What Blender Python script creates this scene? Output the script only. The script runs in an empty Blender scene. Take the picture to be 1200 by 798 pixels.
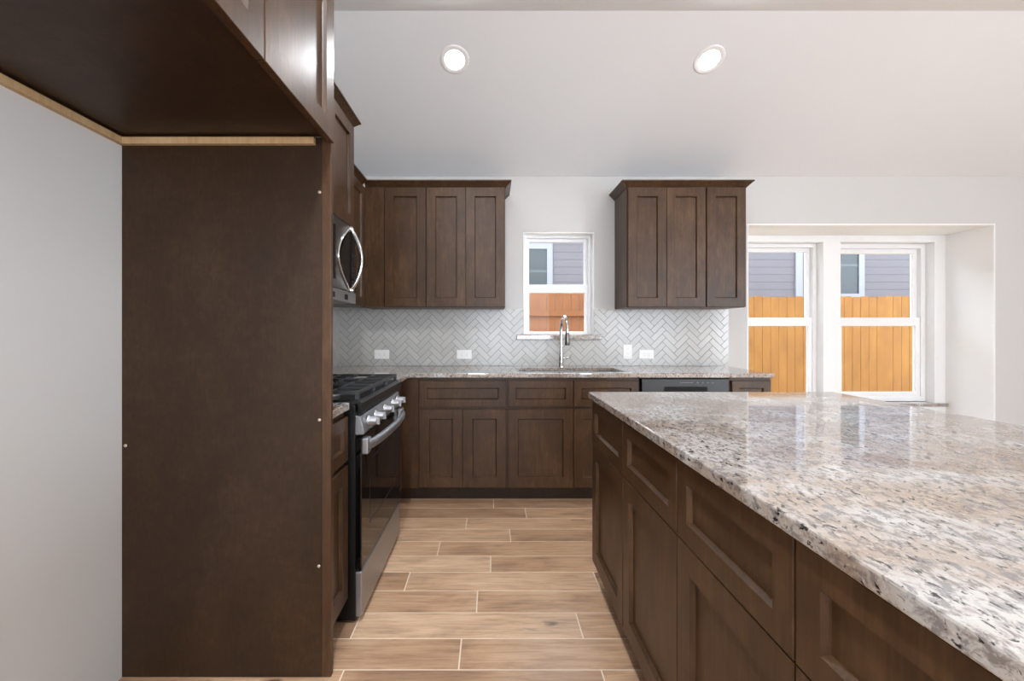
import bpy, bmesh, math, random
from mathutils import Vector, Matrix

SC = bpy.context.scene
COL = SC.collection
random.seed(7)
PI = math.pi

def lin(r, g, b):
    def f(c):
        c /= 255.0
        return c / 12.92 if c <= 0.04045 else ((c + 0.055) / 1.055) ** 2.4
    return (f(r), f(g), f(b), 1.0)

# ------------------------------------------------------------------ camera, world, lights
cam_data = bpy.data.cameras.new('camera')
cam = bpy.data.objects.new('camera', cam_data)
COL.objects.link(cam)
cam.location = (0, 0, 1.194)
cam.rotation_euler = (PI / 2, 0, 0)
cam_data.sensor_fit = 'HORIZONTAL'
cam_data.sensor_width = 36
cam_data.lens = 15.0
cam_data.shift_x = 25 / 1200
cam_data.shift_y = -11 / 1200
cam_data.clip_start = 0.02
SC.camera = cam

SC.view_settings.view_transform = 'Standard'
SC.view_settings.look = 'None'
SC.view_settings.gamma = 1.0
SC.view_settings.use_curve_mapping = False
SC.view_settings.exposure = 0.24
SC.cycles.use_denoising = True
SC.cycles.max_bounces = 10
SC.cycles.diffuse_bounces = 5
SC.cycles.sample_clamp_indirect = 6.0

world = bpy.data.worlds.new('sky')
SC.world = world
world.use_nodes = True
wn = world.node_tree.nodes
wn['Background'].inputs['Color'].default_value = (0.78, 0.88, 1.0, 1)
wn['Background'].inputs['Strength'].default_value = 7.0

SUN_STRENGTH = 2.4
REAR_WATTS = 12
RIGHT_WATTS = 185
DOWNLIGHT_WATTS = 7
ROOM_WATTS = 9

def add_sun():
    l = bpy.data.lights.new('sun', 'SUN')
    l.energy = SUN_STRENGTH
    l.angle = math.radians(0.6)
    l.color = (1.0, 0.95, 0.86)
    o = bpy.data.objects.new('sun', l)
    COL.objects.link(o)
    o.location = (0, -10, 20)
    o.rotation_euler = Vector((0.22, 0.45, -0.85)).to_track_quat('-Z', 'Y').to_euler()
add_sun()

def area(name, loc, direction, sx, sy, watts, color=(1, 1, 1), portal=False):
    l = bpy.data.lights.new(name, 'AREA')
    l.shape = 'RECTANGLE'
    l.size, l.size_y = sx, sy
    l.energy = watts
    l.color = color
    if portal:
        l.cycles.is_portal = True
    o = bpy.data.objects.new(name, l)
    COL.objects.link(o)
    o.location = loc
    o.rotation_euler = Vector(direction).to_track_quat('-Z', 'Z').to_euler()
    return o

# added fill lamps outside two made-up openings in the wall behind the camera
area('rear_fill_light', (0.6, -5.16, 1.35), (0, 1, 0), 2.2, 2.1, REAR_WATTS, (0.90, 0.95, 1.0))
area('rear_fill_light', (4.2, -5.16, 1.35), (0, 1, 0), 2.2, 2.1, REAR_WATTS, (0.90, 0.95, 1.0))
# daylight through the wide window opening in the right-hand wall
area('right_window_daylight', (6.36, -3.4, 1.35), (-1, 0, 0), 1.9, 2.1, RIGHT_WATTS, (0.80, 0.90, 1.0))
# sky portals in the three windows of the back wall
area('sky_portal', (0.568, 3.80, 1.58), (0, -1, 0), 0.62, 0.90, 1, portal=True)
area('sky_portal', (2.645, 4.18, 1.26), (0, -1, 0), 0.90, 1.55, 1, portal=True)
area('sky_portal', (3.675, 4.18, 1.26), (0, -1, 0), 0.90, 1.55, 1, portal=True)

# ------------------------------------------------------------------ object helpers
def tag(o, label=None, cat=None, group=None, kind=None):
    if label: o['label'] = label
    if cat: o['category'] = cat
    if group: o['group'] = group
    if kind: o['kind'] = kind
    return o

def empty(name, loc, rz=0.0, rx=0.0):
    o = bpy.data.objects.new(name, None)
    COL.objects.link(o)
    o.location = loc
    o.rotation_euler = (rx, 0, rz)
    o.empty_display_size = 0.05
    return o

def copy_tree(o, parent=None):
    c = o.copy()
    COL.objects.link(c)
    if parent: c.parent = parent
    for ch in list(o.children):
        copy_tree(ch, c)
    return c

class MB:
    """collects geometry for one mesh"""
    def __init__(self):
        self.v, self.f, self.s, self.mi, self.cur = [], [], [], [], 0

    def add(self, vs, fs, smooth=False):
        n = len(self.v)
        self.v += [tuple(p) for p in vs]
        for f in fs:
            self.f.append(tuple(n + i for i in f))
            self.s.append(smooth)
            self.mi.append(self.cur)
        return self

    def box(self, x0, x1, y0, y1, z0, z1):
        if x0 > x1: x0, x1 = x1, x0
        if y0 > y1: y0, y1 = y1, y0
        if z0 > z1: z0, z1 = z1, z0
        return self.add([(x0, y0, z0), (x1, y0, z0), (x1, y1, z0), (x0, y1, z0),
                         (x0, y0, z1), (x1, y0, z1), (x1, y1, z1), (x0, y1, z1)],
                        [(3, 2, 1, 0), (4, 5, 6, 7), (0, 1, 5, 4), (1, 2, 6, 5), (2, 3, 7, 6), (3, 0, 4, 7)])

    def lathe(self, prof, c=(0, 0, 0), axis='Z', n=24, cap=True):
        """prof: (radius, height) pairs along axis"""
        vs, fs = [], []
        for r, h in prof:
            for k in range(n):
                a = 2 * PI * k / n
                p = (r * math.cos(a), r * math.sin(a), h)
                if axis == 'X': p = (p[2], p[0], p[1])
                elif axis == 'Y': p = (p[1], p[2], p[0])
                vs.append((c[0] + p[0], c[1] + p[1], c[2] + p[2]))
        for i in range(len(prof) - 1):
            for k in range(n):
                k2 = (k + 1) % n
                fs.append((i * n + k, i * n + k2, (i + 1) * n + k2, (i + 1) * n + k))
        self.add(vs, fs, True)
        if cap:
            for i, rev in ((0, True), (len(prof) - 1, False)):
                if prof[i][0] > 1e-6:
                    f = [tuple(range(n))]
                    ring = vs[i * n:(i + 1) * n]
                    self.add(ring[::-1] if rev else ring, f)
        return self

    def tube(self, pts, r, n=12, sx=1.0, sy=1.0, up=None):
        """round tube along a polyline; r a number or a list"""
        pts = [Vector(p) for p in pts]
        m = len(pts)
        rs = r if isinstance(r, (list, tuple)) else [r] * m
        t0 = (pts[1] - pts[0]).normalized()
        ref = Vector(up) if up else (Vector((0, 0, 1)) if abs(t0.z) < 0.9 else Vector((1, 0, 0)))
        nrm = (ref - t0 * ref.dot(t0)).normalized()
        vs = []
        for i, p in enumerate(pts):
            t = (pts[min(i + 1, m - 1)] - pts[max(i - 1, 0)]).normalized()
            nrm = (nrm - t * nrm.dot(t)).normalized()
            b = t.cross(nrm)
            for k in range(n):
                a = 2 * PI * k / n
                vs.append(p + nrm * (math.cos(a) * rs[i] * sx) + b * (math.sin(a) * rs[i] * sy))
        fs = []
        for i in range(m - 1):
            for k in range(n):
                k2 = (k + 1) % n
                fs.append((i * n + k, i * n + k2, (i + 1) * n + k2, (i + 1) * n + k))
        self.add(vs, fs, True)
        self.add(vs[:n][::-1], [tuple(range(n))])
        self.add(vs[-n:], [tuple(range(n))])
        return self

    def cells(self, us, vs_, filled, w0, w1, plane='XY'):
        """watertight slab made of grid cells, extruded from w0 to w1"""
        def P(u, v, w):
            return (u, v, w) if plane == 'XY' else ((u, w, v) if plane == 'XZ' else (w, u, v))
        vid, V, F = {}, [], []
        def g(i, j, k):
            key = (i, j, k)
            if key not in vid:
                vid[key] = len(V)
                V.append(P(us[i], vs_[j], (w0, w1)[k]))
            return vid[key]
        nu, nv = len(us) - 1, len(vs_) - 1
        ok = lambda i, j: 0 <= i < nu and 0 <= j < nv and filled(i, j)
        for i in range(nu):
            for j in range(nv):
                if not ok(i, j): continue
                F.append((g(i, j, 1), g(i + 1, j, 1), g(i + 1, j + 1, 1), g(i, j + 1, 1)))
                F.append((g(i, j + 1, 0), g(i + 1, j + 1, 0), g(i + 1, j, 0), g(i, j, 0)))
                if not ok(i, j - 1): F.append((g(i, j, 0), g(i + 1, j, 0), g(i + 1, j, 1), g(i, j, 1)))
                if not ok(i + 1, j): F.append((g(i + 1, j, 0), g(i + 1, j + 1, 0), g(i + 1, j + 1, 1), g(i + 1, j, 1)))
                if not ok(i, j + 1): F.append((g(i + 1, j + 1, 0), g(i, j + 1, 0), g(i, j + 1, 1), g(i + 1, j + 1, 1)))
                if not ok(i - 1, j): F.append((g(i, j + 1, 0), g(i, j, 0), g(i, j, 1), g(i, j + 1, 1)))
        return self.add(V, F)

    def sweep(self, prof, path, side=1):
        """prof: closed list of (out, up); path: open list of (x, y) with up = z; out is to the right of travel * side"""
        m = len(path)
        P = [Vector((p[0], p[1])) for p in path]
        z = path[0][2] if len(path[0]) > 2 else 0
        dirs = [(P[i + 1] - P[i]).normalized() for i in range(m - 1)]
        nor = lambda d: Vector((d.y, -d.x)) * side
        k = len(prof)
        vs = []
        for i in range(m):
            if i == 0: off = nor(dirs[0])
            elif i == m - 1: off = nor(dirs[-1])
            else:
                a, b = nor(dirs[i - 1]), nor(dirs[i])
                off = (a + b)
                off = off / max(1e-6, off.dot(a))
            for o, u in prof:
                q = P[i] + off * o
                vs.append((q.x, q.y, z + u))
        fs = []
        for i in range(m - 1):
            for j in range(k):
                j2 = (j + 1) % k
                fs.append((i * k + j, i * k + j2, (i + 1) * k + j2, (i + 1) * k + j))
        fs.append(tuple(range(k - 1, -1, -1)))
        fs.append(tuple((m - 1) * k + j for j in range(k)))
        return self.add(vs, fs)

    def build(self, name, mat, parent=None, bevel=0.0, seg=2, loc=None):
        me = bpy.data.meshes.new(name)
        me.from_pydata(self.v, [], self.f)
        me.polygons.foreach_set('use_smooth', self.s)
        mats = mat if isinstance(mat, (list, tuple)) else [mat]
        for m_ in mats: me.materials.append(m_)
        me.polygons.foreach_set('material_index', self.mi)
        bm = bmesh.new()
        bm.from_mesh(me)
        bmesh.ops.recalc_face_normals(bm, faces=bm.faces)
        bm.to_mesh(me)
        bm.free()
        o = bpy.data.objects.new(name, me)
        COL.objects.link(o)
        if parent: o.parent = parent
        if loc: o.location = loc
        if bevel:
            md = o.modifiers.new('bevel', 'BEVEL')
            md.width = bevel
            md.segments = seg
            md.limit_method = 'ANGLE'
            md.angle_limit = math.radians(40)
        return o

# ------------------------------------------------------------------ materials
def new_mat(name):
    m = bpy.data.materials.new(name)
    m.use_nodes = True
    nt = m.node_tree
    return m, nt, nt.nodes, nt.links, nt.nodes['Principled BSDF']

def simple(name, rgb, rough=0.5, metal=0.0, coat=0.0, noise=0.0, nscale=30):
    m, nt, N, L, b = new_mat(name)
    b.inputs['Base Color'].default_value = lin(*rgb)
    b.inputs['Roughness'].default_value = rough
    b.inputs['Metallic'].default_value = metal
    b.inputs['Coat Weight'].default_value = coat
    if noise:
        tc = N.new('ShaderNodeTexCoord')
        nz = N.new('ShaderNodeTexNoise'); nz.inputs['Scale'].default_value = nscale
        mx = N.new('ShaderNodeMix'); mx.data_type = 'RGBA'
        c = lin(*rgb)
        mx.inputs['A'].default_value = tuple(x * (1 - noise) for x in c[:3]) + (1,)
        mx.inputs['B'].default_value = tuple(min(1, x * (1 + noise)) for x in c[:3]) + (1,)
        L.new(tc.outputs['Object'], nz.inputs['Vector'])
        L.new(nz.outputs['Fac'], mx.inputs['Factor'])
        L.new(mx.outputs['Result'], b.inputs['Base Color'])
    return m

def ramp(N, stops):
    r = N.new('ShaderNodeValToRGB')
    e = r.color_ramp.elements
    e[0].position, e[0].color = stops[0]
    e[1].position, e[1].color = stops[-1]
    for p, c in stops[1:-1]:
        x = e.new(p); x.color = c
    return r

def mapping(N, L, src, scale=(1, 1, 1), rot=(0, 0, 0)):
    mp = N.new('ShaderNodeMapping')
    mp.inputs['Scale'].default_value = scale
    mp.inputs['Rotation'].default_value = rot
    L.new(src, mp.inputs['Vector'])
    return mp.outputs['Vector']

def noise(N, L, vec, scale, detail=4, rough=0.55, dist=0.0):
    n = N.new('ShaderNodeTexNoise')
    n.inputs['Scale'].default_value = scale
    n.inputs['Detail'].default_value = detail
    n.inputs['Roughness'].default_value = rough
    n.inputs['Distortion'].default_value = dist
    L.new(vec, n.inputs['Vector'])
    return n.outputs['Fac']

def mix(N, L, a, b, fac, mode='MIX'):
    m = N.new('ShaderNodeMix'); m.data_type = 'RGBA'; m.blend_type = mode
    for s, v in (('A', a), ('B', b), ('Factor', fac)):
        if isinstance(v, (tuple, list, float, int)): m.inputs[s].default_value = v
        else: L.new(v, m.inputs[s])
    return m.outputs['Result']

def wood(name, dark, mid, light, rough=0.38, scale=1.0, offset=True, fz=0.35, gz=0.045):
    m, nt, N, L, b = new_mat(name)
    tc = N.new('ShaderNodeTexCoord')
    vec = tc.outputs['Object']
    if offset:
        oi = N.new('ShaderNodeObjectInfo')
        ad = N.new('ShaderNodeVectorMath'); ad.operation = 'MULTIPLY_ADD'
        cb = N.new('ShaderNodeCombineXYZ')
        for k in range(3): L.new(oi.outputs['Random'], cb.inputs[k])
        L.new(cb.outputs[0], ad.inputs[0])
        ad.inputs[1].default_value = (31, 17, 23)
        L.new(vec, ad.inputs[2])
        vec = ad.outputs[0]
    blot = noise(N, L, mapping(N, L, vec, (1, 1, 0.55)), 5.5 * scale, 3, 0.6)
    grain = noise(N, L, mapping(N, L, vec, (1, 1, gz)), 95 * scale, 4, 0.6, 0.3)
    fig = noise(N, L, mapping(N, L, vec, (1, 1, fz)), 24 * scale, 5, 0.65, 0.8)
    r = ramp(N, [(0.30, lin(*dark)), (0.5, lin(*mid)), (0.70, lin(*light))])
    a = N.new('ShaderNodeMath'); a.operation = 'MULTIPLY_ADD'
    L.new(grain, a.inputs[0]); a.inputs[1].default_value = 0.30
    a2 = N.new('ShaderNodeMath'); a2.operation = 'MULTIPLY_ADD'
    L.new(fig, a2.inputs[0]); a2.inputs[1].default_value = 0.34
    a3 = N.new('ShaderNodeMath'); a3.operation = 'MULTIPLY'
    L.new(blot, a3.inputs[0]); a3.inputs[1].default_value = 0.36
    L.new(a3.outputs[0], a2.inputs[2]); L.new(a2.outputs[0], a.inputs[2])
    L.new(a.outputs[0], r.inputs['Fac'])
    L.new(r.outputs['Color'], b.inputs['Base Color'])
    b.inputs['Roughness'].default_value = rough
    b.inputs['Specular IOR Level'].default_value = 0.32
    bp = N.new('ShaderNodeBump'); bp.inputs['Strength'].default_value = 0.06; bp.inputs['Distance'].default_value = 0.002
    L.new(grain, bp.inputs['Height']); L.new(bp.outputs['Normal'], b.inputs['Normal'])
    return m

def granite(name):
    m, nt, N, L, b = new_mat(name)
    tc = N.new('ShaderNodeTexCoord')
    v = mapping(N, L, tc.outputs['Object'], (1.0, 1.0, 1.0), (0, 0, 0.12))
    st = mapping(N, L, v, (1.15, 0.62, 0.9))
    big = noise(N, L, v, 5.0, 4, 0.6, 0.4)
    base = ramp(N, [(0.36, lin(152, 132, 117)), (0.5, lin(170, 158, 147)), (0.62, lin(190, 186, 182))])
    L.new(big, base.inputs['Fac'])
    midn = noise(N, L, st, 66, 6, 0.68, 0.6)
    mr = ramp(N, [(0.42, (1, 1, 1, 1)), (0.53, (0, 0, 0, 1))])
    L.new(midn, mr.inputs['Fac'])
    hue = noise(N, L, v, 14, 2, 0.5)
    hr = ramp(N, [(0.35, lin(108, 94, 87)), (0.65, lin(108, 108, 114))])
    L.new(hue, hr.inputs['Fac'])
    fm = N.new('ShaderNodeMath'); fm.operation = 'MULTIPLY'
    L.new(mr.outputs['Color'], fm.inputs[0]); fm.inputs[1].default_value = 0.72
    c1 = mix(N, L, base.outputs['Color'], hr.outputs['Color'], fm.outputs[0])
    dk = noise(N, L, st, 88, 3, 0.6, 0.4)
    dr = ramp(N, [(0.345, (1, 1, 1, 1)), (0.41, (0, 0, 0, 1))])
    L.new(dk, dr.inputs['Fac'])
    c2 = mix(N, L, c1, lin(46, 41, 40), dr.outputs['Color'])
    wt = noise(N, L, v, 150, 2, 0.5)
    wr = ramp(N, [(0.60, (0, 0, 0, 1)), (0.68, (1, 1, 1, 1))])
    L.new(wt, wr.inputs['Fac'])
    fw = N.new('ShaderNodeMath'); fw.operation = 'MULTIPLY'
    L.new(wr.outputs['Color'], fw.inputs[0]); fw.inputs[1].default_value = 0.28
    c3 = mix(N, L, c2, lin(222, 218, 212), fw.outputs[0])
    L.new(c3, b.inputs['Base Color'])
    b.inputs['Roughness'].default_value = 0.06
    b.inputs['IOR'].default_value = 1.95
    return m

def plank_mat():
    m, nt, N, L, b = new_mat('wood_look_tile')
    tc = N.new('ShaderNodeTexCoord')
    at = N.new('ShaderNodeAttribute'); at.attribute_name = 'tone'; at.attribute_type = 'GEOMETRY'
    sp = N.new('ShaderNodeSeparateColor'); L.new(at.outputs['Color'], sp.inputs[0])
    ad = N.new('ShaderNodeVectorMath'); ad.operation = 'MULTIPLY_ADD'
    L.new(at.outputs['Color'], ad.inputs[0]); ad.inputs[1].default_value = (37, 53, 19)
    L.new(tc.outputs['Object'], ad.inputs[2])
    v = ad.outputs[0]
    streak = noise(N, L, mapping(N, L, v, (0.07, 1, 1)), 60, 6, 0.68, 0.6)
    cloud = noise(N, L, mapping(N, L, v, (0.35, 1, 1)), 9, 4, 0.6, 0.6)
    r1 = ramp(N, [(0.32, lin(150, 116, 90)), (0.5, lin(214, 177, 142)), (0.68, lin(240, 212, 180))])
    L.new(streak, r1.inputs['Fac'])
    r2 = ramp(N, [(0.30, lin(158, 134, 118)), (0.50, lin(220, 186, 154)), (0.70, lin(242, 214, 184))])
    L.new(cloud, r2.inputs['Fac'])
    c = mix(N, L, r1.outputs['Color'], r2.outputs['Color'], 0.5)
    tr = ramp(N, [(0.0, lin(202, 192, 186)), (0.5, lin(238, 231, 225)), (1.0, lin(255, 255, 255))])
    L.new(sp.outputs[0], tr.inputs['Fac'])
    c = mix(N, L, c, tr.outputs['Color'], 1.0, 'MULTIPLY')
    kn = noise(N, L, mapping(N, L, v, (0.5, 1.3, 1)), 7.5, 2, 0.5)
    kr = ramp(N, [(0.20, (1, 1, 1, 1)), (0.27, (0, 0, 0, 1))])
    L.new(kn, kr.inputs['Fac'])
    c = mix(N, L, c, lin(92, 68, 54), kr.outputs['Color'])
    L.new(c, b.inputs['Base Color'])
    b.inputs['Roughness'].default_value = 0.34
    return m

def tile_mat():
    m, nt, N, L, b = new_mat('glazed_tile')
    at = N.new('ShaderNodeAttribute'); at.attribute_name = 'tone'; at.attribute_type = 'GEOMETRY'
    sp = N.new('ShaderNodeSeparateColor'); L.new(at.outputs['Color'], sp.inputs[0])
    r = ramp(N, [(0, lin(181, 178, 173)), (1, lin(190, 187, 182))])
    L.new(sp.outputs[0], r.inputs['Fac'])
    L.new(r.outputs['Color'], b.inputs['Base Color'])
    b.inputs['Roughness'].default_value = 0.18
    return m

def glass_mat(name, tint=(1, 1, 1)):
    m, nt, N, L, b = new_mat(name)
    N.remove(b)
    out = N['Material Output']
    tr = N.new('ShaderNodeBsdfTransparent'); tr.inputs['Color'].default_value = (*tint, 1)
    gl = N.new('ShaderNodeBsdfGlossy'); gl.inputs['Roughness'].default_value = 0.02
    fr = N.new('ShaderNodeFresnel'); fr.inputs['IOR'].default_value = 1.15
    ms = N.new('ShaderNodeMixShader')
    L.new(fr.outputs[0], ms.inputs[0]); L.new(tr.outputs[0], ms.inputs[1]); L.new(gl.outputs[0], ms.inputs[2])
    L.new(ms.outputs[0], out.inputs['Surface'])
    return m

def emit_mat(name, rgb, strength):
    m, nt, N, L, b = new_mat(name)
    b.inputs['Base Color'].default_value = (0.9, 0.9, 0.9, 1)
    b.inputs['Emission Color'].default_value = (*rgb, 1)
    b.inputs['Emission Strength'].default_value = strength
    return m

def brushed(name, rgb, rough=0.28, stretch=(1, 1, 60)):
    m, nt, N, L, b = new_mat(name)
    b.inputs['Base Color'].default_value = lin(*rgb)
    b.inputs['Metallic'].default_value = 1.0
    tc = N.new('ShaderNodeTexCoord')
    n = noise(N, L, mapping(N, L, tc.outputs['Object'], stretch), 8, 2, 0.5)
    r = N.new('ShaderNodeMapRange')
    r.inputs['To Min'].default_value = rough - 0.06; r.inputs['To Max'].default_value = rough + 0.08
    L.new(n, r.inputs['Value']); L.new(r.outputs[0], b.inputs['Roughness'])
    return m

def siding_mat():
    m, nt, N, L, b = new_mat('lap_siding_paint')
    tc = N.new('ShaderNodeTexCoord')
    n = noise(N, L, mapping(N, L, tc.outputs['Object'], (0.4, 1, 14)), 6, 3, 0.5)
    r = ramp(N, [(0.3, lin(78, 73, 76)), (0.7, lin(83, 78, 81))])
    L.new(n, r.inputs['Fac']); L.new(r.outputs['Color'], b.inputs['Base Color'])
    b.inputs['Roughness'].default_value = 0.7
    return m

M = dict(
    wall=simple('wall_paint', (203, 201, 198), 0.75, noise=0.012, nscale=3),
    ceil=simple('ceiling_paint', (230, 231, 232), 0.8, noise=0.01, nscale=3),
    white=simple('white_vinyl', (240, 240, 240), 0.35),
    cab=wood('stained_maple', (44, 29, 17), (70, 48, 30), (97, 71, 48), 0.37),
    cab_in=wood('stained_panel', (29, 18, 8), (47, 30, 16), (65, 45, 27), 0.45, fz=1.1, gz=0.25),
    raw=wood('raw_pine', (160, 128, 90), (186, 156, 116), (204, 176, 138), 0.6),
    granite=granite('speckled_granite'),
    plank=plank_mat(),
    grout=simple('floor_grout', (238, 222, 200), 0.8, noise=0.05, nscale=60),
    tile=tile_mat(),
    tgrout=simple('tile_grout', (140, 138, 133), 0.85, noise=0.04, nscale=80),
    glass=glass_mat('window_glass'),
    dglass=simple('dark_window_glass', (30, 36, 36), 0.35),
    blind=simple('window_blind', (60, 66, 66), 0.5),
    steel=brushed('stainless_steel', (172, 174, 177), 0.42),
    steel_d=brushed('dark_stainless', (120, 117, 114), 0.32),
    chrome=simple('polished_chrome', (226, 226, 226), 0.09, 1.0),
    black=simple('black_enamel', (14, 14, 14), 0.33),
    bglass=simple('black_glass', (7, 7, 8), 0.05),
    iron=simple('cast_iron', (50, 50, 52), 0.5, noise=0.2, nscale=120),
    rubber=simple('black_plastic', (24, 24, 25), 0.45),
    dark=simple('dark_void', (12, 11, 10), 0.8),
    plate=simple('white_plastic', (238, 236, 232), 0.35),
    slot=simple('outlet_slot', (90, 88, 86), 0.5),
    screw=simple('screw_zinc', (190, 176, 160), 0.4, 0.6),
    lens=emit_mat('lit_lens', (1.0, 0.97, 0.93), 9.0),
    fence=wood('cedar_boards_pale', (92, 57, 17), (112, 73, 24), (126, 87, 35), 0.75, 0.6),
    fence2=wood('cedar_boards_orange', (88, 50, 24), (100, 60, 31), (110, 71, 40), 0.75, 0.6),
    siding=siding_mat(),
    ground=simple('dry_lawn', (176, 164, 140), 0.9, noise=0.2, nscale=9),
    ext_trim=simple('exterior_trim', (112, 112, 118), 0.6),
    ext_roof=simple('roof_shingles', (70, 64, 60), 0.9, noise=0.3, nscale=20),
    paint=simple('daylight_whitened_paint', (242, 242, 241), 0.6),  # wall colour whitened to carry daylight on the alcove and sink-window reveal
    text=simple('printed_grey', (96, 96, 96), 0.5),
)

# ------------------------------------------------------------------ structure
XL, XR, YB, YR = -1.271, 6.2, 3.57, -5.0      # left, right, back (window) wall, wall behind the camera
WT = 0.15

def floor_planks():
    g = MB().box(XL - WT, XR + WT, YR - WT, 4.1, -0.08, 0.0)
    w, l, gap, th = 0.1524, 0.905, 0.0056, 0.0012
    known = {-1: -0.516, 0: -0.113, 1: 0.36, 2: -0.06, 3: -0.398, 4: 0.0, 5: -0.285, 6: 0.114, 7: -0.15, 8: 0.23, 9: 0.02}
    rnd = random.Random(3)
    m, tones = MB(), []
    k0 = int((YR - 1.503) / w) - 1
    for k in range(k0, 17):
        y0, y1 = 1.503 + k * w, 1.503 + (k + 1) * w
        y0, y1 = max(y0 + gap / 2, YR), min(y1 - gap / 2, 3.95)
        if y1 <= y0: continue
        x = known.get(k, rnd.random() * l)
        x -= math.ceil((x - XL) / l) * l
        while x < XR:
            a, b_ = max(x + gap / 2, XL), min(x + l - gap / 2, XR)
            if b_ - a > 0.01 and not (y0 > YB - 0.02 and (b_ < 2.157 or a > 4.21)):
                m.box(a, b_, y0, y1, 0.0, th)
                t = (rnd.random(), rnd.random(), rnd.random())
                tones += [t] * 6
            x += l
    return g, m, tones

def set_tone(o, tones):
    me = o.data
    at = me.color_attributes.new('tone', 'FLOAT_COLOR', 'CORNER')
    i = 0
    for p, t in zip(me.polygons, tones):
        for _ in range(p.loop_total):
            at.data[i].color = (*t, 1)
            i += 1

gm, pm, tones = floor_planks()
fl = tag(gm.build('floor', M['grout']), 'wood-look plank tile floor with pale grout lines', 'floor', kind='structure')
pl = pm.build('planks', M['plank'], fl)
set_tone(pl, tones)

# back wall with the sink window and the deep window recess
us = [XL - WT, 0.270, 0.866, 2.145, 4.222, XR + WT]
vs = [0.0, 1.128, 2.024, 2.092, 2.55]
def fb(i, j):
    if i == 1 and j == 1: return False
    if i == 3 and j <= 2: return False
    return True
wb = MB().cells(us, vs, fb, YB, YB + WT, 'XZ')
wb = wb.build('wall_back', M['wall'])
tag(wb, 'pale grey back wall with sink window and window alcove', 'wall', kind='structure')
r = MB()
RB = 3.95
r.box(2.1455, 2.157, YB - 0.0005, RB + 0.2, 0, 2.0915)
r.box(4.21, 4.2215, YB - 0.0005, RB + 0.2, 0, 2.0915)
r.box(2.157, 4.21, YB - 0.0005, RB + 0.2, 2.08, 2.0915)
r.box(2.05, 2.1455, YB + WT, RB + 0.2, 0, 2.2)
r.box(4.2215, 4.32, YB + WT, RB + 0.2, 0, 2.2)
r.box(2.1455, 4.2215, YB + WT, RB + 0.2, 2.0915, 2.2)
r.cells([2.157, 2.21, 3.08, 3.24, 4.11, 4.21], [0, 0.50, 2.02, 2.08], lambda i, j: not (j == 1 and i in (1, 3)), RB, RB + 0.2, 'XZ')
tag(r.build('wall_alcove', M['paint']), 'bright daylit window alcove set into the back wall', 'wall', kind='structure')  # window daylight is put into the alcove colour

tag(MB().box(XL - WT, XL, YR - WT, YB, 0, 3.1).build('wall_left', M['wall']), 'plain pale grey wall beside the tall brown panel', 'wall', kind='structure')
tag(MB().cells([YR - WT, -4.4, -2.4, YB], [0, 0.3, 2.4, 3.1], lambda i, j: not (j == 1 and i == 1), XR, XR + WT, 'YZ').build('wall_right', M['wall']), 'right wall of the room', 'wall', kind='structure')
rw = MB().cells([XL - WT, -0.5, 1.7, 3.1, 5.3, XR + WT], [0, 0.3, 2.4, 3.1], lambda i, j: not (j == 1 and i in (1, 3)), YR - WT, YR, 'XZ')  # openings added for the fill lamps behind this wall
tag(rw.build('wall_rear', M['wall']), 'wall behind the camera with added fill-light openings', 'wall', kind='structure')

SL = 0.466                                     # slope of the kitchen ceiling
CZ = 2.487
YF, ZF = 2.43, CZ + SL * (YB - 2.43)
c = MB()
prof = [(YB + WT, CZ - SL * WT), (YF, ZF), (YR - WT, ZF)]
top = [(y, z + 0.12) for y, z in prof]
ring = prof + top[::-1]
V = [(XL - WT, y, z) for y, z in ring] + [(XR + WT, y, z) for y, z in ring]
n = len(ring)
F = [(i, (i + 1) % n, n + (i + 1) % n, n + i) for i in range(n)] + [(0, 1, 4, 5), (1, 2, 3, 4), (n + 5, n + 4, n + 1, n), (n + 4, n + 3, n + 2, n + 1)]
c.add(V, F)
tag(c.build('ceiling', M['ceil']), 'white ceiling sloping up from the back wall', 'ceiling', kind='structure')

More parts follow.
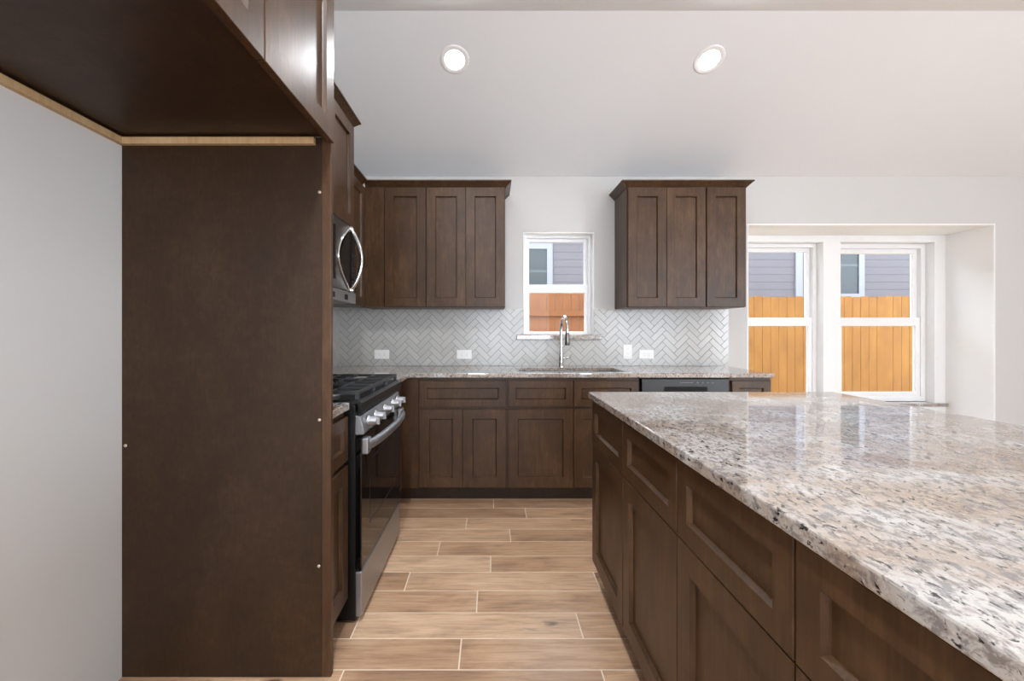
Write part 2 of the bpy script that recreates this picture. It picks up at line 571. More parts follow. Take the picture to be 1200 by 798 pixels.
# windows ------------------------------------------------------------
def window(name, label, x0, x1, z0, z1, yf, zr0, zr1, fw, sill=None, bot=None, depth=0.075, liner=False):
    """single-hung vinyl window; yf its inner face, zr0..zr1 the meeting rail"""
    e = empty(name, ((x0 + x1) / 2, yf, z0))
    tag(e, label, 'window', kind='structure')
    hw, H = (x1 - x0) / 2, z1 - z0
    a, b_ = zr0 - z0, zr1 - z0
    bot = fw if bot is None else bot
    f1 = fw * 0.5
    MB().cells([-hw, -hw + f1, hw - f1, hw], [0, bot * 0.5, H - f1, H], lambda i, j: not (i == 1 and j == 1), 0, depth, 'XZ').build('window_frame', M['white'], e, 0.003)
    # upper sash sits outside, lower sash inside
    s = fw * 0.52
    up = MB().cells([-hw + f1, -hw + f1 + s, hw - f1 - s, hw - f1], [a + 0.004, b_ - 0.004, H - f1 - s, H - f1], lambda i, j: not (i == 1 and j == 1), 0.040, 0.064, 'XZ').build('upper_sash', M['white'], e, 0.002)
    MB().box(-hw + f1 + s - .003, hw - f1 - s + .003, 0.050, 0.054, b_ - 0.008, H - f1 - s + .003).build('pane', M['glass'], up)
    lo = MB().cells([-hw + f1, -hw + f1 + s, hw - f1 - s, hw - f1], [bot * 0.5, bot, a, b_], lambda i, j: not (i == 1 and j == 1), 0.012, 0.038, 'XZ').build('lower_sash', M['white'], e, 0.002)
    MB().box(-hw + f1 + s - .003, hw - f1 - s + .003, 0.024, 0.028, bot - .003, a + .003).build('pane', M['glass'], lo)
    if liner:
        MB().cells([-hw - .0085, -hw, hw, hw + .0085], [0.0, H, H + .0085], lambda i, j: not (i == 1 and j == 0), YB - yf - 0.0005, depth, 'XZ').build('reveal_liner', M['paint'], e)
    if sill:
        sx0, sx1, sy0, sy1, sz0, sz1, mat = sill
        MB().box(sx0 - (x0 + x1) / 2, sx1 - (x0 + x1) / 2, sy0 - yf, sy1 - yf, sz0 - z0, sz1 - z0).build('window_sill', mat, e, 0.004)
    return e

window('window_1', 'small white sash window above the sink', 0.280, 0.856, 1.165, 2.014, 3.640, 1.522, 1.592, 0.050,
       (0.215, 0.920, YB - 0.035, YB + 0.145, 1.123, 1.163, M['granite']), bot=0.026, liner=True)
window('window_2', 'white sash window in the alcove beside the wall cabinet', 2.211, 3.079, 0.532, 2.019, 4.03, 1.243, 1.322, 0.070,
       (2.16, 3.12, RB - 0.035, RB + 0.15, 0.50, 0.530, M['granite']))
window('window_3', 'white sash window in the alcove farther from the wall cabinet', 3.241, 4.109, 0.532, 2.019, 4.03, 1.243, 1.322, 0.085,
       (3.20, 4.205, RB - 0.035, RB + 0.15, 0.50, 0.530, M['granite']))

# backsplash ----------------------------------------------------------
def clip(poly, x0, x1, y0, y1):
    for ax, lim, keep in ((0, x0, 1), (0, x1, -1), (1, y0, 1), (1, y1, -1)):
        out = []
        for i in range(len(poly)):
            p, q = poly[i], poly[(i + 1) % len(poly)]
            dp, dq = (p[ax] - lim) * keep, (q[ax] - lim) * keep
            if dp >= 0: out.append(p)
            if (dp >= 0) != (dq >= 0):
                t = dp / (dp - dq)
                out.append((p[0] + (q[0] - p[0]) * t, p[1] + (q[1] - p[1]) * t))
        poly = out
        if len(poly) < 3: return []
    return poly

def herringbone(rects, place, w=0.046, n=3, gap=0.0042, seed=1):
    """tiles inside rects of the (u, v) wall plane; place(u, v, h) gives the 3-D point"""
    rnd = random.Random(seed)
    m, tones = MB(), []
    c_ = math.cos(PI / 4)
    u_lo, u_hi = min(q[0] for q in rects), max(q[1] for q in rects)
    v_lo, v_hi = min(q[2] for q in rects), max(q[3] for q in rects)
    R = 110
    for i in range(-R, R):
        for j in range(-R // n, R // n):
            ox, oy = i + n * j, i - n * j
            cu = (ox * c_ - oy * c_) * w; cv = (ox * c_ + oy * c_) * w
            if cu < u_lo - 0.5 or cu > u_hi + 0.5 or cv < v_lo - 0.6 or cv > v_hi + 0.6: continue
            for (ax, bx, ay, by) in ((ox, ox + n, oy, oy + 1), (ox + n, ox + n + 1, oy + 1 - n, oy + 1)):
                g = gap / 2 / w
                q = [(ax + g, ay + g), (bx - g, ay + g), (bx - g, by - g), (ax + g, by - g)]
                q = [((x * c_ - y * c_) * w, (x * c_ + y * c_) * w) for x, y in q]
                t = (rnd.random(),) * 3
                for rc in rects:
                    p = clip(q, *rc)
                    if len(p) < 3: continue
                    k = len(p)
                    m.add([place(u, v, 0.0065) for u, v in p] + [place(u, v, 0.008) for u, v in p],
                          [tuple(range(k, 2 * k))] + [(a, (a + 1) % k, k + (a + 1) % k, k + a) for a in range(k)])
                    tones += [t] * (k + 1)
    return m, tones

z0t, z1t = 0.9065, 1.378
rects = [(XL, 0.275, z0t, z1t), (0.275, 0.861, z0t, 1.129), (0.861, 1.985, z0t, z1t)]
bs = MB().cells([XL, 0.275, 0.861, 1.985], [z0t, 1.129, z1t], lambda i, j: not (i == 1 and j == 1), YB - 0.0065, YB, 'XZ').build('backsplash', M['tgrout'])
tag(bs, 'pale grey herringbone tile backsplash along the back wall', 'backsplash', kind='structure')
tm, tn = herringbone(rects, lambda u, v, h: (u, YB - h, v))
set_tone(tm.build('tiles', M['tile'], bs), tn)
bs2 = MB().box(XL, XL + 0.0065, 1.49, YB - 0.0085, z0t, z1t).build('backsplash', M['tgrout'])
tag(bs2, 'pale tile backsplash on the wall behind the range', 'backsplash', kind='structure')
tm, tn = herringbone([(1.49, YB - 0.0085, z0t, z1t)], lambda u, v, h: (XL + h, u, v), seed=2)
set_tone(tm.build('tiles', M['tile'], bs2), tn)

# ------------------------------------------------------------------ cabinets (local: x width, -y front, z up)
def door_mb(x0, x1, z0, z1, y=0.0, t=0.020, st=0.066, rec=0.013, ch=0.005):
    m = MB()
    yf = y - t
    o = 0.0016
    def rect(i, yy): return [(x0 + i, yy, z0 + i), (x1 - i, yy, z0 + i), (x1 - i, yy, z1 - i), (x0 + i, yy, z1 - i)]
    rings = [rect(0, y), rect(0, yf + o), rect(o, yf), rect(st, yf), rect(st + ch, yf + rec - 0.003), rect(st + ch + 0.001, yf + rec)]
    V = [p for r_ in rings for p in r_]
    F = [(3, 2, 1, 0)]
    for k in range(len(rings) - 1):
        for i in range(4):
            j = (i + 1) % 4
            F.append((k * 4 + i, k * 4 + j, k * 4 + 4 + j, k * 4 + 4 + i))
    b_ = (len(rings) - 1) * 4
    F.append((b_, b_ + 1, b_ + 2, b_ + 3))
    return m.add(V, F)

CROWN = [(0, 0), (0.006, 0), (0.010, 0.008), (0.040, 0.038), (0.046, 0.040), (0.046, 0.050), (0, 0.050)]

def base_cabinet(label, loc, rz, w, fronts, depth=0.60, group=None, toe=True, hollow=False, name='base_cabinet', cat='cabinet'):
    e = tag(empty(name, loc, rz), label, cat, group)
    if hollow:
        MB().cells([0, 0.018, w - 0.018, w], [0, 0.018, depth - 0.01, depth], lambda i, j: not (i == 1 and j == 1), 0.105, 0.868).build('carcass', M['cab'], e)
    else:
        MB().box(0, w, 0, depth, 0.105, 0.874).build('carcass', M['cab'], e, 0.001)
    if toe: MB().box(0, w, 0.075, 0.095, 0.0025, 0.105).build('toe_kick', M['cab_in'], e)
    for kind, a, b_, c_, d in fronts:
        st = 0.05 if (kind == 'drawer' and d - c_ < 0.2) else 0.066
        o = door_mb(a, b_, c_, d, st=st).build('drawer' if kind == 'drawer' else 'door', M['cab'], e)
    return e

def wall_cabinet(label, loc, rz, w, depth, z0, z1, doors, crown_path=None, filler=None, group=None, crown_top=0.0, name='wall_cabinet'):
    e = tag(empty(name, loc, rz), label, 'cabinet', group)
    MB().box(0, w, 0, depth, z0, z1).build('carcass', M['cab'], e, 0.001)
    for a, b_ in doors:
        door_mb(a, b_, z0 + 0.004, z1 - 0.008).build('door', M['cab'], e)
    if filler:
        MB().box(filler[0], filler[1], -0.012, 0, z0, z1 - 0.004).build('filler_strip', M['cab'], e)
    if crown_path:
        MB().sweep([(o, u) for o, u in CROWN], [(x, y, z1 - 0.008) for x, y in crown_path]).build('crown_molding', M['cab'], e)
    return e

DZ0, DZ1, RZ0, RZ1 = 0.118, 0.655, 0.674, 0.852
YD = 2.96                                       # carcass front of the back run (doors reach 2.94)

# back run base cabinets
e = tag(empty('corner_base_cabinet', (XL + 0.002, 0, 0)), 'blind corner base cabinet in the inside corner behind the gas range', 'cabinet')
MB().cells([0, 0.655, 0.769], [2.475, YD, 3.562], lambda i, j: not (i == 1 and j == 0), 0.105, 0.874).build('carcass', M['cab'], e)
MB().cells([0, 0.590, 0.769], [2.475, YD + 0.075, 3.562], lambda i, j: not (i == 1 and j == 0), 0.0025, 0.104).build('toe_kick', M['cab_in'], e)
MB().box(0.657, 0.768, YD - 0.012, YD, 0.108, 0.868).build('filler_strip', M['cab'], e)
w = 0.612
base_cabinet('brown base cabinet with one wide drawer over two narrow doors', (-0.5, YD, 0), 0, w,
             [('drawer', 0.010, w - 0.006, RZ0, RZ1), ('door', 0.010, w / 2 - 0.002, DZ0, DZ1), ('door', w / 2 + 0.002, w - 0.006, DZ0, DZ1)])
w = 0.916
base_cabinet('wide brown sink base cabinet below the faucet', (0.113, YD, 0), 0, w,
             [('drawer', 0.010, w / 2 - 0.002, RZ0, RZ1), ('drawer', w / 2 + 0.002, w - 0.010, RZ0, RZ1),
              ('door', 0.010, w / 2 - 0.002, DZ0, DZ1), ('door', w / 2 + 0.002, w - 0.010, DZ0, DZ1)], hollow=True)
w = 0.286
base_cabinet('narrow brown base cabinet at the window end of the counter', (1.654, YD, 0), 0, w,
             [('drawer', 0.010, w - 0.008, RZ0, RZ1), ('door', 0.010, w - 0.008, DZ0, DZ1)])
# left run, beside the tall panel
w = 0.238
base_cabinet('narrow brown base cabinet between the tall panel and the gas range', (-0.595, 1.4905, 0), PI / 2, w,
             [('drawer', 0.006, w - 0.006, RZ0, RZ1), ('door', 0.006, w - 0.006, DZ0, DZ1)], depth=0.672)

# island cabinets
YI = [2.010, 1.545, 1.095, 0.672, 0.238, -0.195]
lab = ['brown island cabinet with drawer and door, at the end facing the sink',
       'brown island cabinet, second from the end facing the sink',
       'brown island cabinet, third from the end facing the sink',
       'brown island cabinet nearest the camera, cut off by the picture edge',
       'island cabinet beyond the picture edge beside the camera']
for i in range(5):
    w = YI[i] - YI[i + 1]
    base_cabinet(lab[i], (0.498, YI[i] - 0.0005, 0), -PI / 2, w - 0.001,
                 [('drawer', 0.002, w - 0.003, 0.672, 0.868), ('door', 0.002, w - 0.003, DZ0, 0.669)], depth=0.62, group=None)
e = MB().box(1.1195, 1.1395, YI[5], YI[0], 0.0025, 0.874).build('island_back_panel', M['cab'])
tag(e, 'brown panel closing the seating side of the island', 'panel')

# wall cabinets on the back wall
YU = 3.26
uw = 0.155
U0, U1 = 1.376, 2.293
dpt = YB - YU - 0.001
wall_cabinet('brown single-door corner wall cabinet next to the microwave side', (-0.9745, YU, 0), 0, 0.4845, dpt, U0, U1,
             [(0.170, 0.480)], [(0.02, 0), (0.4845, 0)], filler=(0.0, 0.163))
wall_cabinet('brown two-door wall cabinet to the range side of the sink window', (-0.4895, YU, 0), 0, 0.6, dpt, U0, U1,
             [(0.004, 0.299), (0.302, 0.596)], [(0, 0), (0.6, 0), (0.6, dpt)])
wall_cabinet('brown two-door wall cabinet with pale side between sink window and single-door cabinet', (1.037, YU, 0), 0, 0.602, dpt, U0, U1,
             [(0.008, 0.299), (0.302, 0.597)], [(0, dpt), (0, 0), (0.602, 0)])
wall_cabinet('brown single-door wall cabinet beside the alcove windows', (1.6395, YU, 0), 0, 0.305, dpt, U0, U1,
             [(0.004, 0.300)], [(0, 0), (0.305, 0), (0.305, dpt)])
# left run, corner stretch
wall_cabinet('brown wall cabinet in the corner between microwave and back wall', (-0.975, 2.476, 0), PI / 2, 0.783, 0.295, U0, U1,
             [(0.006, 0.390), (0.394, 0.755)], [(0.0, 0), (0.735, 0)])
# deeper cabinet over the microwave
wall_cabinet('deeper brown cabinet above the microwave with tall crown molding', (-0.810, 1.733, 0), PI / 2, 0.738, 0.460, 1.782, 2.378,
             [(0.004, 0.367), (0.370, 0.734)], [(0.0, 0), (0.738, 0), (0.738, 0.460)])

# cabinet over the refrigerator niche
fx, fw_ = -0.572, 0.992
e = tag(empty('refrigerator_cabinet', (fx, 0.476, 0), PI / 2), 'deep brown cabinet with dark underside above the empty refrigerator niche', 'cabinet')
fd = -XL + fx - 0.001
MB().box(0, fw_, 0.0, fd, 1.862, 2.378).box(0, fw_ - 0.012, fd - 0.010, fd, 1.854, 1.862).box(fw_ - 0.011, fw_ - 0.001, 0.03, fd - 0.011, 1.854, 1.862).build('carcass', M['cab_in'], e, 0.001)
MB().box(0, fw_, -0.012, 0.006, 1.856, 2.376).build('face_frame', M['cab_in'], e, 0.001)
door_mb(0.095, 0.536, 1.838, 2.362, y=-0.015).build('door', M['cab'], e)
door_mb(0.542, fw_ - 0.004, 1.838, 2.362, y=-0.015).build('door', M['cab'], e)
s1 = MB().box(0, fw_ - 0.0185, fd - 0.017, fd, 1.832, 1.854).build('nailing_strip', M['raw'], e)
s1['label'] = 'raw pine strip along the wall'
s2 = MB().box(fw_ - 0.018, fw_ - 0.001, 0.03, fd, 1.832, 1.854).build('nailing_strip', M['raw'], e)
s2['label'] = 'raw pine strip along the tall panel'
MB().sweep(CROWN, [(0, 0, 2.370), (fw_, 0, 2.370), (fw_, fd, 2.370)]).build('crown_molding', M['cab'], e)

# tall end panel
e = tag(empty('refrigerator_end_panel', (XL, 1.469, 0)), 'tall dark brown panel standing between the niche and the range', 'panel')
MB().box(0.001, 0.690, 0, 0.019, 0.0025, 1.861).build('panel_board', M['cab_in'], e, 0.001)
MB().box(0.690, 0.7215, -0.0005, 0.0195, 0.0025, 1.861).build('edge_stile', M['cab'], e, 0.002)
for x, z in ((0.682, 1.672), (0.682, 0.888), (0.680, 0.385), (0.014, 0.800)):
    MB().lathe([(0.0055, 0.0), (0.0055, -0.002), (0.002, -0.003)], (x, 0, z), 'Y', 10).build('screw_head', M['screw'], e)

# ------------------------------------------------------------------ countertops
ct = MB()
xs = [XL + 0.0085, -0.555, 0.205, 0.960, 1.940]
ys = [2.472, 2.915, 3.030, 3.385, YB - 0.0085]
def fc(i, j):
    if j == 0: return i == 0
    if i == 2 and j == 2: return False
    return True
ct.cells(xs, ys, fc, 0.875, 0.905)
tag(ct.build('countertop', M['granite'], bevel=0.004), 'long speckled granite countertop along the back wall around the sink', 'countertop')
tag(MB().box(XL + 0.0085, -0.572, 1.491, 1.730, 0.875, 0.905).build('countertop', M['granite'], bevel=0.004),
    'short granite countertop between the tall panel and the gas range', 'countertop')
tag(MB().box(0.465, 1.626, -0.215, 2.03, 0.875, 0.905).build('countertop', M['granite'], bevel=0.004),
    'large glossy granite island countertop reflecting the windows', 'countertop')

# ------------------------------------------------------------------ sink and faucet
e = tag(empty('sink', (0.5825, 3.2075, 0.874)), 'undermount stainless sink basin set below the granite counter', 'sink')
b_ = MB()
hx, hy, d, t = 0.385, 0.185, 0.2, 0.004
b_.cells([-hx - .02, -hx, hx, hx + .02], [-hy - .02, -hy, hy, hy + .02], lambda i, j: not (i == 1 and j == 1), -0.004, 0)
b_.cells([-hx - t, -hx, hx, hx + t], [-hy - t, -hy, hy, hy + t], lambda i, j: not (i == 1 and j == 1), -d, -0.004)
b_.box(-hx - t, hx + t, -hy - t, hy + t, -d - t, -d)
b_.build('basin', M['steel'], e)
MB().lathe([(0.045, 0), (0.045, 0.003), (0.03, 0.003), (0.02, 0.001)], (0, 0.02, -d), 'Z', 20).build('drain', M['chrome'], e)

e = tag(empty('faucet', (0.571, 3.462, 0.905)), 'tall chrome gooseneck faucet with pull-down spray head', 'faucet')
MB().lathe([(0.027, 0), (0.027, 0.006), (0.021, 0.012), (0.019, 0.10), (0.0165, 0.112)], n=20).build('base', M['chrome'], e)
pts = [(0, 0, 0.10), (0, 0, 0.20), (0, 0, 0.30)]
for k in range(1, 13):
    a = PI * k / 12
    pts.append((0.012 * (1 - math.cos(a)) / 2, -0.105 + 0.105 * math.cos(a), 0.30 + 0.105 * math.sin(a)))
pts.append((0.013, -0.210, 0.275))
MB().tube(pts, 0.0125, 14).build('spout', M['chrome'], e)
MB().lathe([(0.0135, 0.278), (0.0165, 0.26), (0.0185, 0.21), (0.0185, 0.185), (0.016, 0.180)], (0.013, -0.210, 0), 'Z', 18).build('spray_head', M['steel_d'], e)
MB().tube([(0.014, 0, 0.070), (0.035, 0, 0.072), (0.060, -0.004, 0.078), (0.085, -0.010, 0.084)], [0.012, 0.009, 0.0065, 0.0055], 12).build('lever', M['chrome'], e)

# ------------------------------------------------------------------ outlets
def outlet(label, x, z, horizontal=True):
    e = tag(empty('wall_outlet', (x, YB - 0.0082, z)), label, 'outlet', 'outlet plates on the backsplash')
    w, h = (0.124, 0.076) if horizontal else (0.076, 0.124)
    MB().box(-w / 2, w / 2, -0.006, 0, -h / 2, h / 2).build('cover_plate', M['plate'], e, 0.003)
    for s in (-1, 1):
        cx, cz = (s * 0.021, 0) if horizontal else (0, s * 0.021)
        rw_, rh = (0.032, 0.034) if horizontal else (0.034, 0.032)
        rc = MB().box(cx - rw_ / 2, cx + rw_ / 2, -0.0085, -0.006, cz - rh / 2, cz + rh / 2).build('receptacle', M['plate'], e, 0.002)
        sl = MB()
        for q in (-0.0065, 0.0065):
            if horizontal: sl.box(cx - 0.001, cx + 0.006, -0.0088, -0.0084, cz + q - 0.001, cz + q + 0.001)
            else: sl.box(cx + q - 0.001, cx + q + 0.001, -0.0088, -0.0084, cz - 0.001, cz + 0.006)
        sl.build('slot', M['slot'], rc)
    return e
outlet('white outlet plate lying sideways on the backsplash near the gas range', -0.907, 1.000)
outlet('white outlet plate lying sideways below the two-door wall cabinet', -0.221, 1.000)
outlet('white upright switch plate on the tile beside the sink window', 1.143, 1.022, False)
outlet('white sideways outlet plate next to the upright plate', 1.300, 1.000)

# ------------------------------------------------------------------ dishwasher
e = tag(empty('dishwasher', (1.0325, YD - 0.022, 0)), 'black dishwasher under the counter, mostly behind the island', 'dishwasher')
w = 0.616
MB().box(0.004, w - 0.004, 0.03, 0.60, 0.105, 0.868).build('body', M['rubber'], e)
MB().box(0.006, w - 0.006, 0.0, 0.03, 0.118, 0.765).build('door', M['black'], e, 0.004)
cp = MB().box(0.006, w - 0.006, -0.004, 0.03, 0.770, 0.866).build('control_panel', M['black'], e, 0.004)
MB().box(0.27, 0.36, -0.0046, -0.004, 0.838, 0.842).build('printed_mark', M['text'], cp)
for k in range(4):
    MB().box(0.385 + 0.035 * k, 0.397 + 0.035 * k, -0.0048, -0.004, 0.836, 0.843).build('button', M['text'], cp)
MB().box(0.16, w - 0.16, -0.006, -0.0035, 0.780, 0.812).build('handle_recess', M['dark'], cp)
MB().box(0.01, w - 0.01, 0.075, 0.09, 0.0025, 0.1045).build('toe_kick', M['dark'], e)

# ------------------------------------------------------------------ gas range (local: x along the wall, -y front)
RW = 0.730
e = tag(empty('gas_range', (-0.552, 1.7345, 0), PI / 2), 'stainless gas range with black glass oven door and five knobs', 'range')
MB().box(0.004, RW - 0.004, 0.0, 0.700, 0.013, 0.895).build('body', M['black'], e, 0.002)
for x in (0.05, RW - 0.05):
    for y in (0.06, 0.62):
        MB().lathe([(0.018, 0.0025), (0.018, 0.012), (0.01, 0.012), (0.01, 0.0132)], (x, y, 0), 'Z', 12).build('foot', M['rubber'], e)
dr = MB().box(0.004, RW - 0.004, -0.026, 0.0, 0.030, 0.212)
dr.build('warming_drawer', M['steel'], e, 0.004)
od = MB().box(0.004, RW - 0.004, -0.026, 0.0, 0.220, 0.762).build('oven_door', M['bglass'], e, 0.004)
fr_ = MB().cells([0.12, 0.124, RW - 0.124, RW - 0.12], [0.36, 0.364, 0.63, 0.634], lambda i, j: not (i == 1 and j == 1), -0.0264, -0.0258, 'XZ')
fr_.build('window_outline', M['rubber'], od)
hd = MB()
pts = []
for k in range(17):
    t = k / 16
    pts.append((0.025 + (RW - 0.05) * t, -0.045 - 0.040 * math.sin(PI * t) ** 0.6, 0.725 + 0.010 * math.sin(PI * t)))
hd.tube(pts, 0.0155, 14, 1.35, 0.8)
hd.build('handle', M['steel'], od)
for x in (0.006, RW - 0.056):
    MB().box(x, x + 0.05, -0.052, -0.024, 0.690, 0.756).build('handle_bracket', M['steel'], od, 0.006)
# sloped control panel
cpn = MB()
sec = [(0.0, 0.770), (-0.034, 0.772), (-0.036, 0.782), (-0.020, 0.846), (0.0, 0.850)]
k = len(sec)
cpn.add([(0.004, y, z) for y, z in sec] + [(RW - 0.004, y, z) for y, z in sec],
        [(i, (i + 1) % k, k + (i + 1) % k, k + i) for i in range(k)] + [tuple(range(k))[::-1], tuple(range(k, 2 * k))])
cpn = cpn.build('control_panel', M['steel'], e, 0.002)
for x in (0.09, 0.20, RW / 2, RW - 0.20, RW - 0.09):
    kb = MB().lathe([(0.024, 0), (0.024, -0.008), (0.019, -0.012), (0.017, -0.036), (0.013, -0.040)], (x, -0.028, 0.812), 'Y', 20)
    kb.box(x - 0.004, x + 0.004, -0.078, -0.064, 0.796, 0.828)
    kb.build('knob', M['steel'], cpn)
# cooktop with front bullnose
ctp = MB()
sec = [(0.660, 0.896), (-0.010, 0.896), (-0.014, 0.852), (-0.030, 0.862), (-0.028, 0.902), (-0.016, 0.914), (0.660, 0.914)]
k = len(sec)
ctp.add([(0.0, y, z) for y, z in sec] + [(RW, y, z) for y, z in sec],
        [(i, (i + 1) % k, k + (i + 1) % k, k + i) for i in range(k)] + [tuple(range(k))[::-1], tuple(range(k, 2 * k))])
ctp = ctp.build('cooktop', M['black'], e, 0.002)
MB().box(0.0, RW, 0.640, 0.700, 0.897, 0.926).build('rear_vent_trim', M['black'], e, 0.004)
for x, y, rr in ((0.14, 0.16, 0.048), (0.14, 0.50, 0.038), (RW / 2, 0.33, 0.055), (RW - 0.14, 0.16, 0.042), (RW - 0.14, 0.50, 0.048)):
    bn = MB().lathe([(rr * 1.1, 0.914), (rr * 1.1, 0.919), (rr * 0.9, 0.922), (rr * 0.9, 0.928)], (x, y, 0), 'Z', 22).build('burner', M['steel'], ctp)
    MB().lathe([(rr * 0.86, 0.928), (rr * 0.86, 0.934), (rr * 0.7, 0.937)], (x, y, 0), 'Z', 22).build('burner_cap', M['iron'], bn)
gw = (RW - 0.02) / 3
for g_ in range(3):
    gx0, gx1 = 0.010 + gw * g_ + 0.002, 0.010 + gw * (g_ + 1) - 0.002
    gy0, gy1 = -0.012, 0.622
    m = MB()
    zt, zb, bw = 0.948, 0.934, 0.011
    m.cells([gx0, gx0 + bw, gx1 - bw, gx1], [gy0, gy0 + bw, gy1 - bw, gy1], lambda i, j: not (i == 1 and j == 1), zb, zt)
    mx = (gx0 + gx1) / 2
    for yy in (0.11, 0.21, 0.305, 0.40, 0.50):
        m.box(gx0 + bw, mx - 0.028, yy - 0.005, yy + 0.005, zb + 0.001, zt)
        m.box(mx + 0.028, gx1 - bw, yy - 0.005, yy + 0.005, zb + 0.001, zt)
    for y0_, y1_ in ((gy0 + bw, 0.115), (0.205, 0.290), (0.320, 0.455), (0.545, gy1 - bw)):
        m.box(mx - 0.005, mx + 0.005, y0_, y1_, zb + 0.001, zt)
    m.box(gx0, gx1, 0.300, 0.310, zb + 0.001, zt - 0.001)
    for fx_ in (gx0, gx1 - 0.016):
        for fy_ in (gy0, 0.297, gy1 - 0.016):
            m.box(fx_, fx_ + 0.016, fy_, fy_ + 0.016, 0.9135, zb)
    m.build('burner_grate', M['iron'], ctp, 0.002)

# ------------------------------------------------------------------ microwave over the range
e = tag(empty('microwave', (-0.800, 1.7345, 1.352), PI / 2), 'stainless over-the-range microwave with bowed chrome handle', 'microwave')
H = 0.428
MB().box(0.002, RW + 0.002, 0.0, 0.468, 0.0, H).build('body', M['steel_d'], e, 0.002)
md_ = MB().box(0.002, 0.632, -0.022, 0.0, 0.062, H - 0.006).build('door', M['steel_d'], e, 0.004)
lens = [(0.610 - 0.170 * math.sin(PI * k / 20), 0.068 + 0.333 * k / 20) for k in range(21)] + [(0.628, 0.401), (0.628, 0.068)]
n = len(lens)
MB().add([(x, -0.0232, z) for x, z in lens] + [(x, -0.020, z) for x, z in lens],
         [tuple(range(n)), tuple(range(n, 2 * n))[::-1]] + [(i, (i + 1) % n, n + (i + 1) % n, n + i) for i in range(n)]).build('curved_glass', M['bglass'], md_)
MB().box(0.030, 0.405, -0.0228, -0.020, 0.105, 0.375).build('door_window', M['bglass'], md_)
cpn = MB().box(0.636, RW + 0.002, -0.022, 0.0, 0.062, H - 0.006).build('control_panel', M['bglass'], e, 0.004)
MB().box(0.650, RW - 0.012, -0.0228, -0.0218, 0.32, 0.37).build('display', M['bglass'], cpn)
for r_ in range(5):
    for c__ in range(2):
        MB().box(0.652 + c__ * 0.034, 0.678 + c__ * 0.034, -0.0235, -0.0218, 0.10 + r_ * 0.038, 0.124 + r_ * 0.038).build('button', M['rubber'], cpn, 0.002)
bt = MB().box(0.002, RW + 0.002, -0.020, 0.0, 0.0, 0.058).build('lower_grille', M['steel'], e, 0.003)
for x in (0.10, 0.35, 0.545):
    MB().box(x, x + 0.05, -0.0212, -0.0195, 0.012, 0.040).build('vent_slot', M['dark'], bt)
tp = [(0.612 - 0.175 * math.sin(PI * k / 20), -0.024, 0.062 + 0.345 * k / 20) for k in range(21)]
MB().tube(tp, 0.007, 10).build('arched_trim', M['chrome'], md_)
tp = [(0.612 + 0.006 * math.sin(PI * k / 20), -0.026 - 0.062 * math.sin(PI * k / 20) ** 0.8, 0.062 + 0.345 * k / 20) for k in range(21)]
MB().tube(tp, 0.0105, 12).build('handle', M['chrome'], md_)
for z in (0.066, 0.402):
    MB().lathe([(0.016, 0), (0.014, -0.018), (0.008, -0.026)], (0.612, -0.020, z), 'Y', 16).build('handle_mount', M['chrome'], md_)

# ------------------------------------------------------------------ recessed ceiling lights
def downlight(label, x, y):
    z = CZ + SL * (YB - y)
    e = tag(empty('recessed_light', (x, y, z), 0, -math.atan(SL)), label, 'ceiling light', 'recessed lights in the sloped ceiling')
    MB().lathe([(0.092, -0.0005), (0.092, -0.003), (0.086, -0.005), (0.068, -0.005), (0.062, -0.0015)], n=40, cap=False).build('trim_ring', M['white'], e)
    MB().lathe([(0.0622, -0.0008), (0.0622, -0.003), (0.0, -0.003)], n=40, cap=False).build('lens', M['lens'], e)
    l = bpy.data.lights.new('downlight_lamp', 'AREA')
    l.shape = 'DISK'; l.size = 0.118; l.energy = DOWNLIGHT_WATTS; l.color = (0.94, 0.96, 1.0)
    o = bpy.data.objects.new('downlight_lamp', l)
    COL.objects.link(o)
    o.parent = e
    o.location = (0, 0, -0.010)
    return e
downlight('lit round recessed ceiling light above the range aisle', -0.226, 2.683)
downlight('lit round recessed ceiling light above the island side', 1.374, 2.683)
# fixtureless fill lamps added overhead and behind the camera to balance the room
for x, y, k_ in ((-0.2, 0.3, 4.3), (1.4, 0.3, 0.9), (-0.2, -2.4, 4.0), (3.8, -2.4, 0.3)):
    l = bpy.data.lights.new('room_fill_lamp', 'AREA')
    l.shape = 'DISK'; l.size = 0.14; l.energy = ROOM_WATTS * k_; l.color = (0.91, 0.95, 1.0)
    o = bpy.data.objects.new('room_fill_lamp', l)
    COL.objects.link(o)
    o.location = (x, y, ZF - 0.012)

# ------------------------------------------------------------------ outside
tag(MB().box(-14, 24, 3.72, 16, -0.6, -0.1).build('ground', M['ground']), 'strip of ground outside', 'ground', kind='structure')

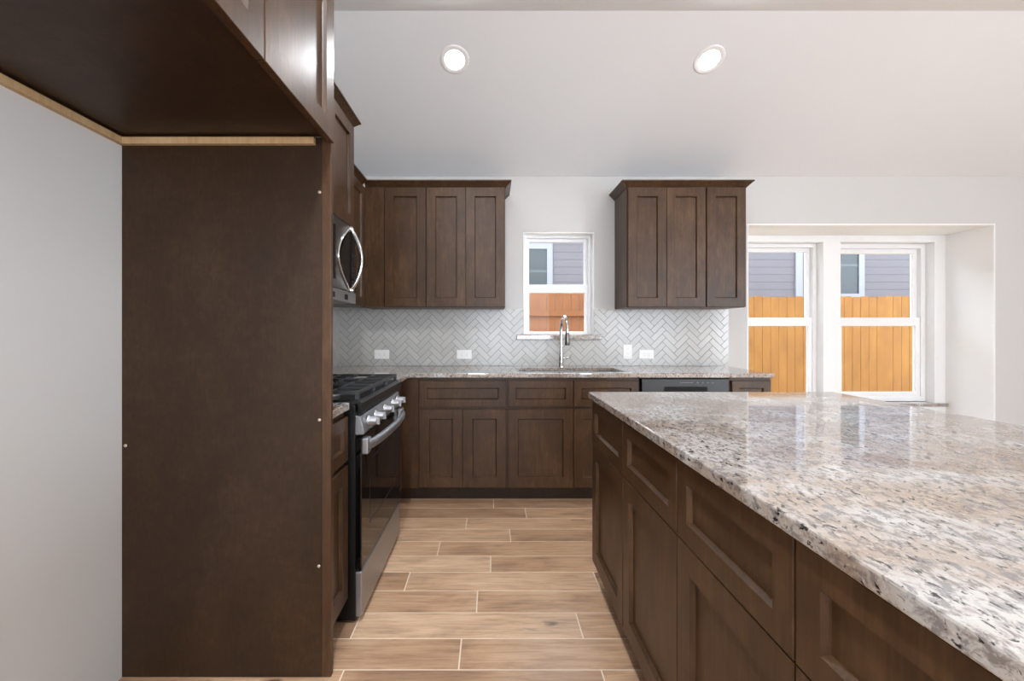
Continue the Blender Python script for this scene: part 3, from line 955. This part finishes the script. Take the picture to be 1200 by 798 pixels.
YFN = 7.4
def fence(label, x0, x1, mat, rails):
    e = tag(empty('fence', ((x0 + x1) / 2, YFN, -0.1)), label, 'fence')
    rnd = random.Random(int(x0 * 10) + 50)
    ox = (x0 + x1) / 2
    m = MB()
    x = x0
    while x < x1 - 0.02:
        w = 0.138
        t = (1.965 if rails else 1.895) + rnd.uniform(-0.010, 0.010)
        a, b_ = x + 0.001 - ox, x + w - ox
        c_ = 0.022
        y0, y1 = rnd.uniform(-0.003, 0.003), 0.018
        P = [(a, 0.0), (b_, 0.0), (b_, t - c_), (b_ - c_, t), (a + c_, t), (a, t - c_)]
        n = len(P)
        m.add([(u, y0, v) for u, v in P] + [(u, y1, v) for u, v in P],
              [tuple(range(n)), tuple(range(n, 2 * n))[::-1]] + [(i, (i + 1) % n, n + (i + 1) % n, n + i) for i in range(n)])
        x += w + 0.004
    m.build('boards', mat, e)
    for z in (0.25, 0.98, 1.60):
        yy = (-0.042, -0.004) if rails else (0.02, 0.058)
        MB().box(x0 - ox, x1 - ox, yy[0], yy[1], z - 0.045, z + 0.045).build('rail', mat, e)
    for px in [x0 + 0.1 + k * 2.4 for k in range(int((x1 - x0) / 2.4) + 1)]:
        yy = (-0.09, -0.0425) if rails else (0.059, 0.15)
        if rails and 0.3 < px < 2.2: continue
        MB().box(px - ox - 0.045, px - ox + 0.045, yy[0], yy[1], -0.2, 1.8).build('post', mat, e)
    return e
fence('orange cedar fence with a horizontal rail, seen through the sink window', -4.0, 2.85, M['fence2'], True)
fence('pale yellow cedar board fence seen through the alcove windows', 3.01, 13.0, M['fence'], False)

YH = 10.0
e = tag(empty('house', (4.0, YH, -0.1)), 'neighbouring house with pale lavender lap siding beyond the fence', 'house')
m = MB()
z, lap = 0.0, 0.175
while z < 4.2:
    m.add([(-13, 0.016, z), (13, 0.016, z), (13, 0.022, z + lap + 0.002), (-13, 0.022, z + lap + 0.002), (-13, 0.05, z), (13, 0.05, z)],
          [(0, 1, 2, 3), (4, 5, 1, 0)])
    z += lap
m.box(-13, 13, 0.03, 0.3, 0, 4.3)
m.build('siding_wall', M['siding'], e)
def hw(x0, x1, z0, z1):
    o = MB().cells([x0 - 0.13, x0, x1, x1 + 0.13], [z0 - 0.09, z0, z1, z1 + 0.13], lambda i, j: not (i == 1 and j == 1), -0.02, 0.03, 'XZ').build('window_trim', M['ext_trim'], e)
    MB().box(x0, x1, 0.004, 0.012, z0, z1).build('window_pane', M['dglass'], o)
    MB().box(x0, x1, -0.002, 0.004, (z0 + z1) / 2 - 0.03, (z0 + z1) / 2 + 0.03).build('window_rail', M['blind'], o)
hw(-3.55, -2.68, 2.17, 3.22)
hw(4.0, 4.62, 2.17, 3.5)
MB().box(3.14, 3.30, -0.02, 0.04, 0, 4.3).build('corner_board', M['ext_trim'], e)
rf = MB()
rf.add([(-13.4, -0.45, 4.25), (13.4, -0.45, 4.25), (13.4, 5, 6.6), (-13.4, 5, 6.6), (-13.4, -0.45, 4.37), (13.4, -0.45, 4.37), (13.4, 5, 6.72), (-13.4, 5, 6.72)],
       [(3, 2, 1, 0), (4, 5, 6, 7), (0, 1, 5, 4), (1, 2, 6, 5), (2, 3, 7, 6), (3, 0, 4, 7)])
rf.build('roof', M['ext_roof'], e)
